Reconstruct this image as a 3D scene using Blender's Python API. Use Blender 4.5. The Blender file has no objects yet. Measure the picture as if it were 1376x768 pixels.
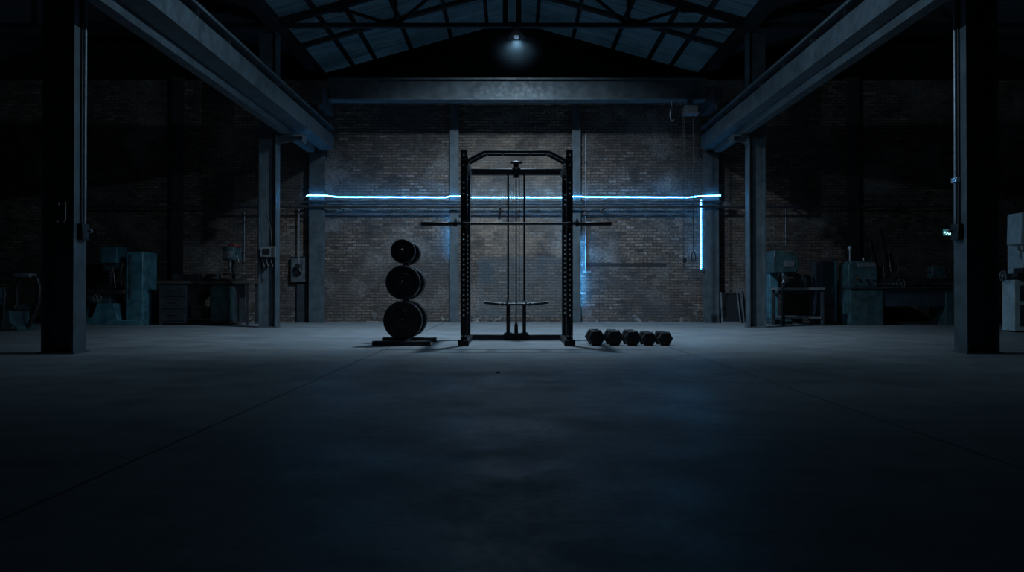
import bpy, bmesh, math, random
from mathutils import Vector, Matrix
random.seed(7)
S = bpy.context.scene
COL = S.collection
PI = math.pi
H = 0.63                       # camera height
F = 1000.0                     # focal length in pixels of the 1376 wide frame
def X(px, d): return (px - 688.0) / F * d
def Z(py, d): return H + (392.7 - py) / F * d

# ------------------------------------------------------------------ materials
def newmat(name):
    m = bpy.data.materials.new(name); m.use_nodes = True
    nt = m.node_tree; nt.nodes.clear()
    out = nt.nodes.new('ShaderNodeOutputMaterial')
    b = nt.nodes.new('ShaderNodeBsdfPrincipled')
    nt.links.new(b.outputs[0], out.inputs[0])
    return m, nt, b, out
def nd(nt, t, **kw):
    n = nt.nodes.new('ShaderNode' + t)
    for k, v in kw.items():
        if k.startswith('i_'): n.inputs[k[2:].replace('_', ' ')].default_value = v
        elif k.startswith('n'): n.inputs[int(k[1:])].default_value = v
        else: setattr(n, k, v)
    return n
def L(nt, a, b): nt.links.new(a, b)
def math_(nt, op, a, b=None, clamp=False):
    n = nt.nodes.new('ShaderNodeMath'); n.operation = op; n.use_clamp = clamp
    for i, v in enumerate((a, b)):
        if v is None: continue
        if isinstance(v, (int, float)): n.inputs[i].default_value = v
        else: nt.links.new(v, n.inputs[i])
    return n.outputs[0]
def mix(nt, fac, a, b, mode='MIX'):
    n = nt.nodes.new('ShaderNodeMix'); n.data_type = 'RGBA'; n.blend_type = mode
    for idx, v in ((0, fac), (6, a), (7, b)):
        if isinstance(v, (int, float)): n.inputs[idx].default_value = v
        elif isinstance(v, tuple): n.inputs[idx].default_value = (*v[:3], 1)
        else: nt.links.new(v, n.inputs[idx])
    return n.outputs[2]
def ramp(nt, v, lo, hi, a=0.0, b=1.0):
    n = nt.nodes.new('ShaderNodeMapRange'); n.clamp = True
    n.inputs[1].default_value = lo; n.inputs[2].default_value = hi
    n.inputs[3].default_value = a; n.inputs[4].default_value = b
    nt.links.new(v, n.inputs[0]); return n.outputs[0]
def noise(nt, vec, scale, detail=3, rough=.55):
    n = nt.nodes.new('ShaderNodeTexNoise'); n.inputs['Scale'].default_value = scale
    n.inputs['Detail'].default_value = detail; n.inputs['Roughness'].default_value = rough
    if vec is not None: nt.links.new(vec, n.inputs['Vector'])
    return n.outputs[0]
def coords(nt):
    return nt.nodes.new('ShaderNodeTexCoord').outputs['Object']
def bump(nt, b, h, strength=.3, dist=.01):
    n = nt.nodes.new('ShaderNodeBump'); n.inputs['Strength'].default_value = strength
    n.inputs['Distance'].default_value = dist
    nt.links.new(h, n.inputs['Height']); nt.links.new(n.outputs[0], b.inputs['Normal'])

def simple(name, col, rough=.5, metal=0.0, vary=.35, scale=14, spec=.5, bumpy=0.0):
    m, nt, b, o = newmat(name)
    co = coords(nt); n = noise(nt, co, scale, 4)
    dk = tuple(c * (1 - vary) for c in col); lt = tuple(min(1, c * (1 + vary)) for c in col)
    L(nt, mix(nt, ramp(nt, n, .3, .7), dk, lt), b.inputs['Base Color'])
    L(nt, ramp(nt, noise(nt, co, scale * 2.3, 3), .3, .7, max(.05, rough - .1), min(1, rough + .12)), b.inputs['Roughness'])
    b.inputs['Metallic'].default_value = metal
    b.inputs['Specular IOR Level'].default_value = spec
    if bumpy: bump(nt, b, noise(nt, co, scale * 6, 2), bumpy, .004)
    return m
def emit(name, col, strength):
    m, nt, b, o = newmat(name)
    b.inputs['Base Color'].default_value = (.6, .7, .8, 1)
    b.inputs['Emission Color'].default_value = (*col, 1)
    b.inputs['Emission Strength'].default_value = strength
    return m

M = {}
M['black'] = simple('black_powder_coat', (.010, .012, .015), .42, 0, .3, 20, .5)
M['rubber'] = simple('black_rubber', (.009, .010, .013), .5, 0, .35, 30, .4, .08)
M['iron'] = simple('black_cast_iron', (.022, .023, .026), .40, 0, .4, 22, .5, .12)
M['zinc'] = simple('bright_zinc', (.62, .66, .70), .28, 1.0, .1, 40)
M['hole_glint'] = simple('pale_hole_glint', (.78, .80, .82), .35, 0, .08, 40)  # pale colour stands in for the bright light at the rack holes
M['chrome'] = simple('worn_chrome', (.45, .48, .52), .25, 1.0, .15, 30)
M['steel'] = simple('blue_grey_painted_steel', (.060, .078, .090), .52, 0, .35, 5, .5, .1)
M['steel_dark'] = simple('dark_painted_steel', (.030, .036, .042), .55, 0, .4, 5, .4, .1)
M['truss'] = simple('rusty_dark_steel', (.013, .013, .015), .65, 0, .4, 7, .3)
M['rafter'] = simple('brown_rafter', (.040, .029, .025), .6, 0, .4, 6, .3)
M['conduit'] = simple('grey_conduit', (.26, .28, .31), .4, .6, .2, 20)
M['cable'] = simple('black_cable', (.012, .012, .014), .5)
M['boxgrey'] = simple('grey_switch_box', (.16, .17, .18), .45, .2, .3, 20)
M['plateboard'] = simple('grey_backing_board', (.085, .095, .105), .6, 0, .4, 12)
M['teal'] = simple('teal_machine_paint', (.055, .155, .19), .45, 0, .45, 6, .5, .1)
M['teal_dark'] = simple('dark_green_machine_paint', (.035, .075, .082), .5, 0, .5, 7, .5, .1)
M['white_m'] = simple('off_white_machine_paint', (.42, .52, .55), .45, 0, .25, 6)
M['navy'] = simple('navy_panel', (.030, .045, .060), .4, 0, .3, 8)
M['greasy'] = simple('greasy_bare_iron', (.045, .042, .042), .42, .5, .5, 14, .5, .2)
M['bare'] = simple('machined_steel', (.38, .37, .36), .3, .9, .3, 25)
M['wood'] = simple('dark_worktop', (.055, .045, .038), .6, 0, .4, 9)
M['red'] = simple('faded_red_paint', (.16, .035, .03), .5, 0, .4, 12)
M['cladding'] = None

def brick(name, ax):
    m, nt, b, o = newmat(name)
    co = coords(nt)
    sep = nd(nt, 'SeparateXYZ'); L(nt, co, sep.inputs[0])
    u, z = sep.outputs[ax], sep.outputs[2]
    cmb = nd(nt, 'CombineXYZ'); L(nt, u, cmb.inputs[0]); L(nt, z, cmb.inputs[1])
    # slightly wavy courses
    w = nd(nt, 'TexNoise', i_Scale=1.7, i_Detail=2.0); L(nt, cmb.outputs[0], w.inputs['Vector'])
    off = nd(nt, 'VectorMath', operation='SCALE'); L(nt, w.outputs[1], off.inputs[0]); off.inputs['Scale'].default_value = .035
    add = nd(nt, 'VectorMath', operation='ADD'); L(nt, cmb.outputs[0], add.inputs[0]); L(nt, off.outputs[0], add.inputs[1])
    V = add.outputs[0]
    def bt(c1, c2, mo, freq=2, off=.5):
        t = nt.nodes.new('ShaderNodeTexBrick'); t.offset = off; t.offset_frequency = freq
        t.inputs['Scale'].default_value = 1.0
        t.inputs['Color1'].default_value = (*c1, 1); t.inputs['Color2'].default_value = (*c2, 1); t.inputs['Mortar'].default_value = (*mo, 1)
        t.inputs['Mortar Size'].default_value = .007; t.inputs['Mortar Smooth'].default_value = .25; t.inputs['Bias'].default_value = 0
        t.inputs['Brick Width'].default_value = .185; t.inputs['Row Height'].default_value = .060
        L(nt, V, t.inputs['Vector']); return t
    t1 = bt((.105, .071, .054), (.275, .202, .160), (.042, .038, .037))
    c = t1.outputs[0]
    rnd = bt((0, 0, 0), (1, 1, 1), (.5, .5, .5)).outputs[0]
    big = noise(nt, cmb.outputs[0], .55, 4, .6)
    mid = noise(nt, cmb.outputs[0], 2.2, 5, .65)
    fine = noise(nt, cmb.outputs[0], 22, 4, .7)
    # single very dark and very pale bricks
    c = mix(nt, math_(nt, 'MULTIPLY', math_(nt, 'LESS_THAN', rnd, .10), ramp(nt, mid, .42, .6)), c, (.03, .028, .03))
    c = mix(nt, math_(nt, 'MULTIPLY', math_(nt, 'GREATER_THAN', rnd, .93), .4), c, (.36, .32, .30))
    # soot and grime areas, pale washed areas
    c = mix(nt, ramp(nt, big, .42, .58, .0, .72), c, (.075, .070, .070))
    c = mix(nt, ramp(nt, mid, .51, .62, 0, .75), c, (.042, .038, .038))
    c = mix(nt, ramp(nt, noise(nt, cmb.outputs[0], 1.1, 5, .6), .52, .66, 0, .6), c, (.36, .31, .28))
    c = mix(nt, ramp(nt, fine, .42, .62, 0, .7), c, (.040, .035, .034))
    # whitish salts low down
    low = math_(nt, 'MULTIPLY', ramp(nt, z, .32, .04), ramp(nt, noise(nt, cmb.outputs[0], 3.2, 5, .7), .56, .64))
    c = mix(nt, math_(nt, 'MULTIPLY', low, .55), c, (.42, .42, .42))
    if ax == 0:
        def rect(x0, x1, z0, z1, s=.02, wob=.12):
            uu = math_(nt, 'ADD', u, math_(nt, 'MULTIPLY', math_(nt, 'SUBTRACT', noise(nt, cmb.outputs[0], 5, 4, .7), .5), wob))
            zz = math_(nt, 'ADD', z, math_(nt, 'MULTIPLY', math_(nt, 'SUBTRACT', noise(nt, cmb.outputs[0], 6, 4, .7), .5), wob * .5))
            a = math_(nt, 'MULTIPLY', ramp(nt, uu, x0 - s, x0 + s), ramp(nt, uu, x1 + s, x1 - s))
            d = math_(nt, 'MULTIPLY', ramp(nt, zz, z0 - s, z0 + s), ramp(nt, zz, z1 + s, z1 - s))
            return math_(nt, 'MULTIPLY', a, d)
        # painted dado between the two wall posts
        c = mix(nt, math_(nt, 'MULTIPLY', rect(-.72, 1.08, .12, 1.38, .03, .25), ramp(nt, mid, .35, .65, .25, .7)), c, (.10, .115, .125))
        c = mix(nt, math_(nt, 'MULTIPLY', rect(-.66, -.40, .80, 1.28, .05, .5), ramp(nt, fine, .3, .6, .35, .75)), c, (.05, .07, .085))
        # warm panel above it, colour boosted to brighten the wall centre
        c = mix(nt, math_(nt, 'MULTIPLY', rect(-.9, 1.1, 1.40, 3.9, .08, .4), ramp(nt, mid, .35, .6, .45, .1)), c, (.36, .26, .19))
        # rendered band below the rail
        c = mix(nt, math_(nt, 'MULTIPLY', rect(-4.0, 4.1, 2.20, 2.33, .01, .04), .8), c, (.075, .07, .075))
        # open joint in the right bay
        c = mix(nt, math_(nt, 'MULTIPLY', rect(1.55, 3.25, 1.17, 1.25, .012, .16), .9), c, (.02, .02, .022))
        c = mix(nt, math_(nt, 'MULTIPLY', rect(2.75, 3.7, .12, .38, .02, .3), .5), c, (.05, .05, .055))
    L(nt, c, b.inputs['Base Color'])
    b.inputs['Roughness'].default_value = .8
    b.inputs['Specular IOR Level'].default_value = .25
    hgt = math_(nt, 'ADD', math_(nt, 'MULTIPLY', t1.outputs[1], -1.0), math_(nt, 'ADD', math_(nt, 'MULTIPLY', fine, .7), math_(nt, 'MULTIPLY', rnd, .5)))
    bump(nt, b, hgt, .75, .018)
    return m
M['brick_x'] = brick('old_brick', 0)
M['brick_y'] = brick('old_brick_side', 1)

def concrete():
    m, nt, b, o = newmat('polished_worn_concrete')
    co = coords(nt)
    sep = nd(nt, 'SeparateXYZ'); L(nt, co, sep.inputs[0])
    n1 = noise(nt, co, .45, 5, .6); n2 = noise(nt, co, 2.4, 6, .65); n3 = noise(nt, co, 30, 3, .6)
    st = nd(nt, 'Mapping'); st.inputs['Scale'].default_value = (.7, 4.0, 1); L(nt, co, st.inputs['Vector'])
    n4 = noise(nt, st.outputs[0], 1.3, 6, .7)
    c = mix(nt, ramp(nt, n1, .3, .7), (.15, .165, .175), (.235, .25, .26))
    c = mix(nt, ramp(nt, n2, .42, .68, 0, .6), c, (.105, .115, .125))
    c = mix(nt, ramp(nt, n4, .5, .75, 0, .5), c, (.27, .285, .295))
    c = mix(nt, ramp(nt, n3, .55, .8, 0, .35), c, (.11, .115, .12))
    def line(v, at, w):
        wob = math_(nt, 'MULTIPLY', math_(nt, 'SUBTRACT', noise(nt, co, 6, 3), .5), .02)
        d = math_(nt, 'ABSOLUTE', math_(nt, 'ADD', math_(nt, 'SUBTRACT', v, at), wob))
        return ramp(nt, d, w, w * .35)
    js = None
    for v, at, w in ((sep.outputs[0], -1.42, .014), (sep.outputs[0], 1.83, .011), (sep.outputs[1], 6.9, .006), (sep.outputs[1], 14.95, .012)):
        l = line(v, at, w); js = l if js is None else math_(nt, 'MAXIMUM', js, l)
    c = mix(nt, math_(nt, 'MULTIPLY', js, .85), c, (.03, .032, .035))
    L(nt, c, b.inputs['Base Color'])
    r = ramp(nt, noise(nt, co, 1.6, 6, .7), .36, .64, .36, .68)
    r = math_(nt, 'ADD', r, ramp(nt, n3, .4, .8, 0, .15))
    L(nt, r, b.inputs['Roughness'])
    b.inputs['Specular IOR Level'].default_value = .30
    h = math_(nt, 'ADD', math_(nt, 'MULTIPLY', noise(nt, st.outputs[0], 5, 5, .65), .6), math_(nt, 'MULTIPLY', js, -1.2))
    bump(nt, b, math_(nt, 'ADD', h, math_(nt, 'MULTIPLY', n3, .10)), .40, .006)
    return m
M['floor'] = concrete()

def roofmat(name, trans):
    m, nt, b, o = newmat(name)
    co = coords(nt)
    st = nd(nt, 'Mapping'); st.inputs['Scale'].default_value = (.5, 5.0, .5); L(nt, co, st.inputs['Vector'])
    n = noise(nt, st.outputs[0], 1.6, 5, .7); big = noise(nt, co, .8, 4, .6)
    c = mix(nt, ramp(nt, n, .3, .7), (.03, .035, .04), (.10, .115, .125))
    L(nt, c, b.inputs['Base Color']); b.inputs['Roughness'].default_value = .6
    wv = nd(nt, 'TexWave', wave_type='BANDS', bands_direction='Y', i_Scale=2.2); L(nt, co, wv.inputs['Vector'])
    bump(nt, b, wv.outputs[1], .25, .02)
    if trans:
        t = nd(nt, 'BsdfTranslucent')
        k = math_(nt, 'MULTIPLY', ramp(nt, n, .28, .70, .35, 1.0), ramp(nt, big, .35, .65, .5, 1.0))
        k = math_(nt, 'MULTIPLY', k, ramp(nt, wv.outputs[1], 0, 1, .88, 1.0))
        L(nt, mix(nt, k, (.0, .0, .0), (.33, .36, .37)), t.inputs[0])
        ms = nd(nt, 'MixShader'); ms.inputs[0].default_value = .6
        L(nt, b.outputs[0], ms.inputs[1]); L(nt, t.outputs[0], ms.inputs[2]); L(nt, ms.outputs[0], o.inputs[0])
    return m
M['roof_clear'] = roofmat('grimy_translucent_roof_sheet', True)
M['roof_dark'] = roofmat('dark_roof_sheet', False)
def clad():
    m, nt, b, o = newmat('dark_gable_cladding')
    co = coords(nt)
    wv = nd(nt, 'TexWave', wave_type='BANDS', bands_direction='Z', i_Scale=3.0); L(nt, co, wv.inputs['Vector'])
    c = mix(nt, ramp(nt, noise(nt, co, 1.5, 5), .3, .7), (.009, .010, .012), (.018, .020, .023))
    L(nt, c, b.inputs['Base Color']); b.inputs['Roughness'].default_value = .7
    bump(nt, b, wv.outputs[1], .12, .01)
    return m
M['cladding'] = clad()

def ledmat(name, axis, strength):
    m, nt, b, o = newmat(name)
    co = coords(nt); sep = nd(nt, 'SeparateXYZ'); L(nt, co, sep.inputs[0])
    s = math_(nt, 'SINE', math_(nt, 'MULTIPLY', sep.outputs[axis], 2 * PI / .042))
    k = ramp(nt, s, .05, .9, .012, 2.4)
    b.inputs['Base Color'].default_value = (.5, .6, .7, 1)
    b.inputs['Emission Color'].default_value = (.06, .42, 1.0, 1)
    L(nt, math_(nt, 'MULTIPLY', k, strength), b.inputs['Emission Strength'])
    return m
LED = 36.0
M['led_x'] = ledmat('led_tape_lit', 0, LED)
M['led_z'] = ledmat('led_tape_lit_upright', 2, LED * .45)
M['led_dim'] = emit('led_tape_dim', (.06, .40, 1.0), 110)
M['bulb'] = emit('cool_lamp_glass', (.45, .75, 1.0), .12)
M['sign_face'] = emit('exit_sign_face', (.03, .30, .30), .25)
M['sign_mark'] = emit('exit_sign_pictogram', (.55, 1.0, .95), 1.6)

# ------------------------------------------------------------------ mesh helpers
class MB:
    def __init__(s): s.v = []; s.f = []; s.m = []
    def add(s, vs, fs, m=0):
        k = len(s.v); s.v += [tuple(v) for v in vs]
        for f in fs: s.f.append([i + k for i in f]); s.m.append(m)
        return s
    def box(s, x0, x1, y0, y1, z0, z1, m=0):
        if x0 > x1: x0, x1 = x1, x0
        if y0 > y1: y0, y1 = y1, y0
        if z0 > z1: z0, z1 = z1, z0
        vs = [(x, y, z) for z in (z0, z1) for y in (y0, y1) for x in (x0, x1)]
        return s.add(vs, [(0, 2, 3, 1), (4, 5, 7, 6), (0, 1, 5, 4), (2, 6, 7, 3), (0, 4, 6, 2), (1, 3, 7, 5)], m)
    def bar(s, p, q, w, h, m=0, up=(0, 0, 1)):        # rectangular bar from p to q
        p, q = Vector(p), Vector(q); d = (q - p).normalized(); u = Vector(up)
        if abs(d.dot(u)) > .99: u = Vector((0, 1, 0))
        a = d.cross(u).normalized(); c = a.cross(d).normalized()
        vs = [o + a * (w / 2 * i) + c * (h / 2 * j) for o in (p, q) for i, j in ((-1, -1), (1, -1), (1, 1), (-1, 1))]
        return s.add(vs, [(3, 2, 1, 0), (4, 5, 6, 7), (0, 1, 5, 4), (1, 2, 6, 5), (2, 3, 7, 6), (3, 0, 4, 7)], m)
    def path(s, pts, r, n=10, m=0, r2=None):
        pts = [Vector(p) for p in pts]; rings = []; ref = None
        for i, p in enumerate(pts):
            d = (pts[min(i + 1, len(pts) - 1)] - pts[max(i - 1, 0)]).normalized()
            if ref is None:
                ref = Vector((0, 0, 1)) if abs(d.z) < .9 else Vector((1, 0, 0))
            a = (ref - d * ref.dot(d)).normalized(); ref = a; c = d.cross(a)
            rr = r if r2 is None else r + (r2 - r) * i / (len(pts) - 1)
            rings.append([p + (a * math.cos(2 * PI * k / n) + c * math.sin(2 * PI * k / n)) * rr for k in range(n)])
        vs = [v for rg in rings for v in rg]; fs = []
        for i in range(len(pts) - 1):
            for k in range(n):
                k2 = (k + 1) % n; fs.append((i * n + k, i * n + k2, (i + 1) * n + k2, (i + 1) * n + k))
        fs.append(tuple(reversed(range(n)))); fs.append(tuple((len(pts) - 1) * n + k for k in range(n)))
        return s.add(vs, fs, m)
    def tube(s, p, q, r, n=12, m=0, r2=None): return s.path([p, q], r, n, m, r2)
    def lathe(s, prof, c, axis='z', n=32, m=0, phase=0):        # prof: (radius, along) pairs
        vs = []; fs = []
        for r, t in prof:
            for k in range(n):
                a = 2 * PI * k / n + phase; u, w = r * math.cos(a), r * math.sin(a)
                v = {'z': (u, w, t), 'y': (u, t, -w), 'x': (t, u, w)}[axis]
                vs.append((v[0] + c[0], v[1] + c[1], v[2] + c[2]))
        P = len(prof)
        for i in range(P - 1):
            for k in range(n):
                k2 = (k + 1) % n; fs.append((i * n + k, i * n + k2, (i + 1) * n + k2, (i + 1) * n + k))
        fs.append(tuple(reversed(range(n)))); fs.append(tuple((P - 1) * n + k for k in range(n)))
        return s.add(vs, fs, m)
    def prism(s, poly, a, b, axis='y', m=0):        # poly in the other two axes
        n = len(poly)
        def pt(p, t): return {'y': (p[0], t, p[1]), 'x': (t, p[0], p[1]), 'z': (p[0], p[1], t)}[axis]
        vs = [pt(p, a) for p in poly] + [pt(p, b) for p in poly]
        fs = [tuple(range(n)), tuple(reversed(range(n, 2 * n)))] + [(i, i + n, (i + 1) % n + n, (i + 1) % n) for i in range(n)]
        return s.add(vs, fs, m)
    def build(s, name, mats, parent=None, bevel=0, smooth=True):
        me = bpy.data.meshes.new(name); me.from_pydata(s.v, [], s.f); 
        if not isinstance(mats, (list, tuple)): mats = [mats]
        for m in mats: me.materials.append(m)
        for p, mi in zip(me.polygons, s.m): p.material_index = mi
        bm = bmesh.new(); bm.from_mesh(me); bmesh.ops.recalc_face_normals(bm, faces=bm.faces); bm.to_mesh(me); bm.free()
        if smooth:
            for p in me.polygons: p.use_smooth = True
            me.set_sharp_from_angle(angle=math.radians(32))
        o = bpy.data.objects.new(name, me); COL.objects.link(o)
        if parent: o.parent = parent
        if bevel:
            b = o.modifiers.new('b', 'BEVEL'); b.width = bevel; b.segments = 2; b.limit_method = 'ANGLE'
        return o
def tag(o, label=None, cat=None, group=None, kind=None):
    if label: o['label'] = label
    if cat: o['category'] = cat
    if group: o['group'] = group
    if kind: o['kind'] = kind
    return o
def thing(name, loc, label, cat, group=None, rz=0, kind=None):
    o = bpy.data.objects.new(name, None); COL.objects.link(o)
    o.location = loc; o.rotation_euler = (0, 0, rz); o.empty_display_size = .1
    return tag(o, label, cat, group, kind)
def struct(o): o['kind'] = 'structure'; return o
def lab(o, t): o['label'] = t; return o

# ------------------------------------------------------------------ building shell
YB, YF = 15.6, -3.0
YG = 16.75                     # clad gable set back behind the brick wall
SP = 4.22                      # half span of the nave to the column line
SPAN = 8.44; EDGE = SP + SPAN
EAVE, RIDGE = 5.56, 6.74
struct(MB().box(-EDGE - .3, EDGE + .3, YF - .3, YG + .2, -.2, 0).build('floor', M['floor'], smooth=False))
def gable(x0, x1, y0, y1, zlow, mat, name):
    xm = (x0 + x1) / 2
    return struct(MB().prism([(x0, zlow), (x1, zlow), (x1, EAVE), (xm, RIDGE), (x0, EAVE)], y0, y1).build(name, mat, smooth=False))
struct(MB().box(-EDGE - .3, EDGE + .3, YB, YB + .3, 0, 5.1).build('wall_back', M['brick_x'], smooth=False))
struct(MB().prism([(-SP, 0), (SP, 0), (SP, EAVE), (0, RIDGE), (-SP, EAVE)], YG, YG + .2).build('wall_back_gable', M['cladding'], smooth=False))
for s, nm in ((-1, 'left'), (1, 'right')):
    struct(MB().prism([(s * SP, 0), (s * EDGE, 0), (s * EDGE, EAVE), (s * (SP + SPAN / 2), RIDGE), (s * SP, EAVE)], YG, YG + .2).build('wall_back_gable_' + nm, M['cladding'], smooth=False))
    struct(MB().box(s * EDGE, s * (EDGE + .3), YF, YG + .2, 0, 5.62).build('wall_' + nm, M['brick_y'], smooth=False))
struct(MB().box(-EDGE - .3, EDGE + .3, YF - .3, YF, 0, 6.9).build('wall_front', M['brick_x'], smooth=False))
def roofplane(xa, za, xb, zb, mat, name):
    # thin sheet with corrugations across the slope
    n = 1
    mb = MB()
    mb.add([(xa, YF - .3, za), (xb, YF - .3, zb), (xb, YG + .2, zb), (xa, YG + .2, za)], [(0, 1, 2, 3)])
    return struct(mb.build(name, mat, smooth=False))
roofplane(-SP, EAVE, 0, RIDGE, M['roof_clear'], 'ceiling_nave_left')
roofplane(SP, EAVE, 0, RIDGE, M['roof_clear'], 'ceiling_nave_right')
for s, nm in ((-1, 'left'), (1, 'right')):
    xm = s * (SP + SPAN / 2)
    roofplane(s * SP, EAVE, xm, RIDGE, M['roof_dark'], 'ceiling_aisle_%s_inner' % nm)
    roofplane(xm, RIDGE, s * (EDGE + .3), EAVE - .05, M['roof_dark'], 'ceiling_aisle_%s_outer' % nm)

for s_, nm in ((-1, 'left'), (1, 'right')):
    struct(MB().prism([(s_ * SP, EAVE - .20), (s_ * SP, EAVE - .02), (0, RIDGE - .02), (0, RIDGE - .20)], YG - .10, YG - .002).build('trim_gable_' + nm, M['truss'], smooth=False))
# ------------------------------------------------------------------ columns
def hcol(name, x0, x1, y0, y1, z1, label, mat, t=.022, inner=1):
    """H section, flanges facing the nave and the aisle"""
    cx, cy = (x0 + x1) / 2, (y0 + y1) / 2
    r = thing(name, (cx, cy, 0), label, 'column', kind='thing')
    w, d = (x1 - x0) / 2, (y1 - y0) / 2
    MB().box(-w, -w + t, -d, d, .0, z1).build('flange', mat, r)
    MB().box(w - t, w, -d, d, .0, z1).build('flange', mat, r)
    MB().box(-w + t, w - t, -.012, .012, .0, z1).build('web', mat, r)
    MB().box(-w - .02, w + .02, -d - .02, d + .02, 0, .018).build('base_plate', mat, r)
    return r
c_fl = hcol('steel_column', -4.84, -4.51, 7.65, 7.88, 5.37, 'near steel column on the left with a small switch on its lit edge', M['steel'])
c_fr = hcol('steel_column', 4.68, 5.01, 7.65, 7.88, 5.37, 'near steel column on the right with a bright tag on its lit edge', M['steel'])
c_ml = hcol('steel_column', -4.53, -4.22, 13.3, 13.52, 5.3, 'farther steel column on the left with a switch box on it', M['steel'])
c_mr = hcol('steel_column', 4.24, 4.54, 13.3, 13.52, 5.3, 'farther steel column on the right between the crane beam and drilling machine', M['steel'])
def wallpost(x0, x1, y0, z1, label, mat):
    r = thing('wall_post', ((x0 + x1) / 2, y0, 0), label, 'column', kind='thing')
    w = (x1 - x0) / 2
    MB().box(-w, w, 0, .022, 0, z1).build('flange', mat, r)
    MB().box(-.012, .012, .022, YB - y0, 0, z1).build('web', mat, r)
    return r
# back corner posts
wallpost(-4.20, -3.87, 15.38, 3.5, 'steel wall post at left end of the bright led line', M['steel'])
wallpost(3.95, 4.28, 15.38, 3.5, 'steel wall post beside the upright led strip on the right', M['steel'])
wallpost(-1.29, -1.11, 15.46, 4.9, 'slim steel wall post behind the rack on its left side', M['steel'])
wallpost(1.25, 1.43, 15.46, 4.9, 'slim steel wall post behind the rack on its right side', M['steel'])
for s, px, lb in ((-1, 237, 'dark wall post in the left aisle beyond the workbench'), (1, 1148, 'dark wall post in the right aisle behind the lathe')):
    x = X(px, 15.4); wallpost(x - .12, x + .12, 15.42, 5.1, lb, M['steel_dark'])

# ------------------------------------------------------------------ crane runway beams
def runway(s, xin, nm, label):
    r = thing('crane_runway_beam', (0, 0, 0), label, 'crane beam', kind='thing')
    y0, y1 = -2.9, 15.35
    a = lambda o0, o1, z0, z1: MB().box(s * (xin + o0), s * (xin + o1), y0, y1, z0, z1)
    a(0, .03, 3.58, 3.86).build('side_plate', M['steel'], r)
    a(.03, .30, 3.58, 3.61).build('bottom_flange', M['steel'], r)
    a(.24, .27, 3.61, 3.99).build('web', M['steel_dark'], r)  # darker paint here stands in for shade in the recess
    a(.03, .24, 3.835, 3.86).build('top_ledge', M['steel'], r)
    a(.0, .32, 3.99, 4.03).build('top_flange', M['steel'], r)
    a(.15, .21, 4.03, 4.08).build('crane_rail', M['steel_dark'], r)
    for k in range(9):
        y = 6.8 + k * 1.02
        MB().box(s * (xin + .06), s * (xin + .24), y, y + .012, 3.86, 3.99).build('stiffener_rib', M['steel_dark'], r, smooth=False)
    return r
runway(-1, 3.68, 'left', 'long blue grey crane beam overhead along the left columns')
runway(1, 3.90, 'right', 'long blue grey crane beam overhead along the right columns')
def surge(s, xin, label):
    r = thing('surge_girder', (0, 0, 0), label, 'crane beam', kind='thing')
    MB().box(s * xin, s * (xin + .02), -2.9, 15.0, 3.46, 3.58).build('web', M['steel'], r)
    MB().box(s * (xin + .02), s * (xin + .14), -2.9, 15.0, 3.46, 3.48).build('flange', M['steel'], r)
    MB().box(s * (xin + .02), s * (xin + .14), -2.9, 15.0, 3.56, 3.58).build('flange', M['steel'], r)
surge(-1, 3.99, 'narrow channel beam along the outer underside of the left crane beam')
surge(1, 4.09, 'narrow channel beam along the outer underside of the right crane beam')
def bracket(s, xc, xin, yc, label):
    r = thing('beam_bracket', (s * xc, yc, 3.3), label, 'bracket')
    d = xc - xin
    MB().box(0, -s * d, -.11, .11, .13, .159).build('top_plate', M['steel'], r)
    MB().prism([(0, 0), (-s * d, .10), (-s * d, .13), (0, .13)], -.01, .01).build('gusset_plate', M['steel'], r)
    MB().box(0, -s * .015, -.11, .11, 0, .13).build('back_plate', M['steel'], r)
    MB().box(-s * (d - .02), -s * d, -.11, .11, .03, .13).build('end_plate', M['steel'], r)
bracket(-1, 4.22, 3.74, 13.41, 'steel bracket holding the left crane beam on the farther column')
bracket(1, 4.24, 3.96, 13.41, 'steel bracket holding the right crane beam on the farther column')

# bridge girder across the nave
g = thing('crane_bridge_girder', (0.11, 14.5, 4.36), 'wide steel crane girder spanning the nave above the brick wall', 'crane girder', kind='thing')
GW = 3.66
MB().box(-GW, GW, -.14, .14, 0, .03).build('bottom_flange', M['steel'], g)
MB().box(-GW, GW, -.06, -.03, .03, .39).build('web', M['steel'], g)
MB().box(-GW, GW, -.14, .14, .39, .42).build('top_flange', M['steel'], g)
MB().box(-GW, GW, .05, .08, .03, .39).build('web', M['steel'], g)
for s in (-1, 1):
    MB().box(s * (GW + .01), s * (GW + .20), -.55, .40, -.20, .16).build('end_truck', M['steel_dark'], g)
    wm = MB(); 
    wm.lathe([(.07, -.03), (.075, -.02), (.075, .02), (.07, .03)], (s * (GW + .1), -.46, -.205), 'x', 20)
    wm.build('wheel', M['greasy'], g)

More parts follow.
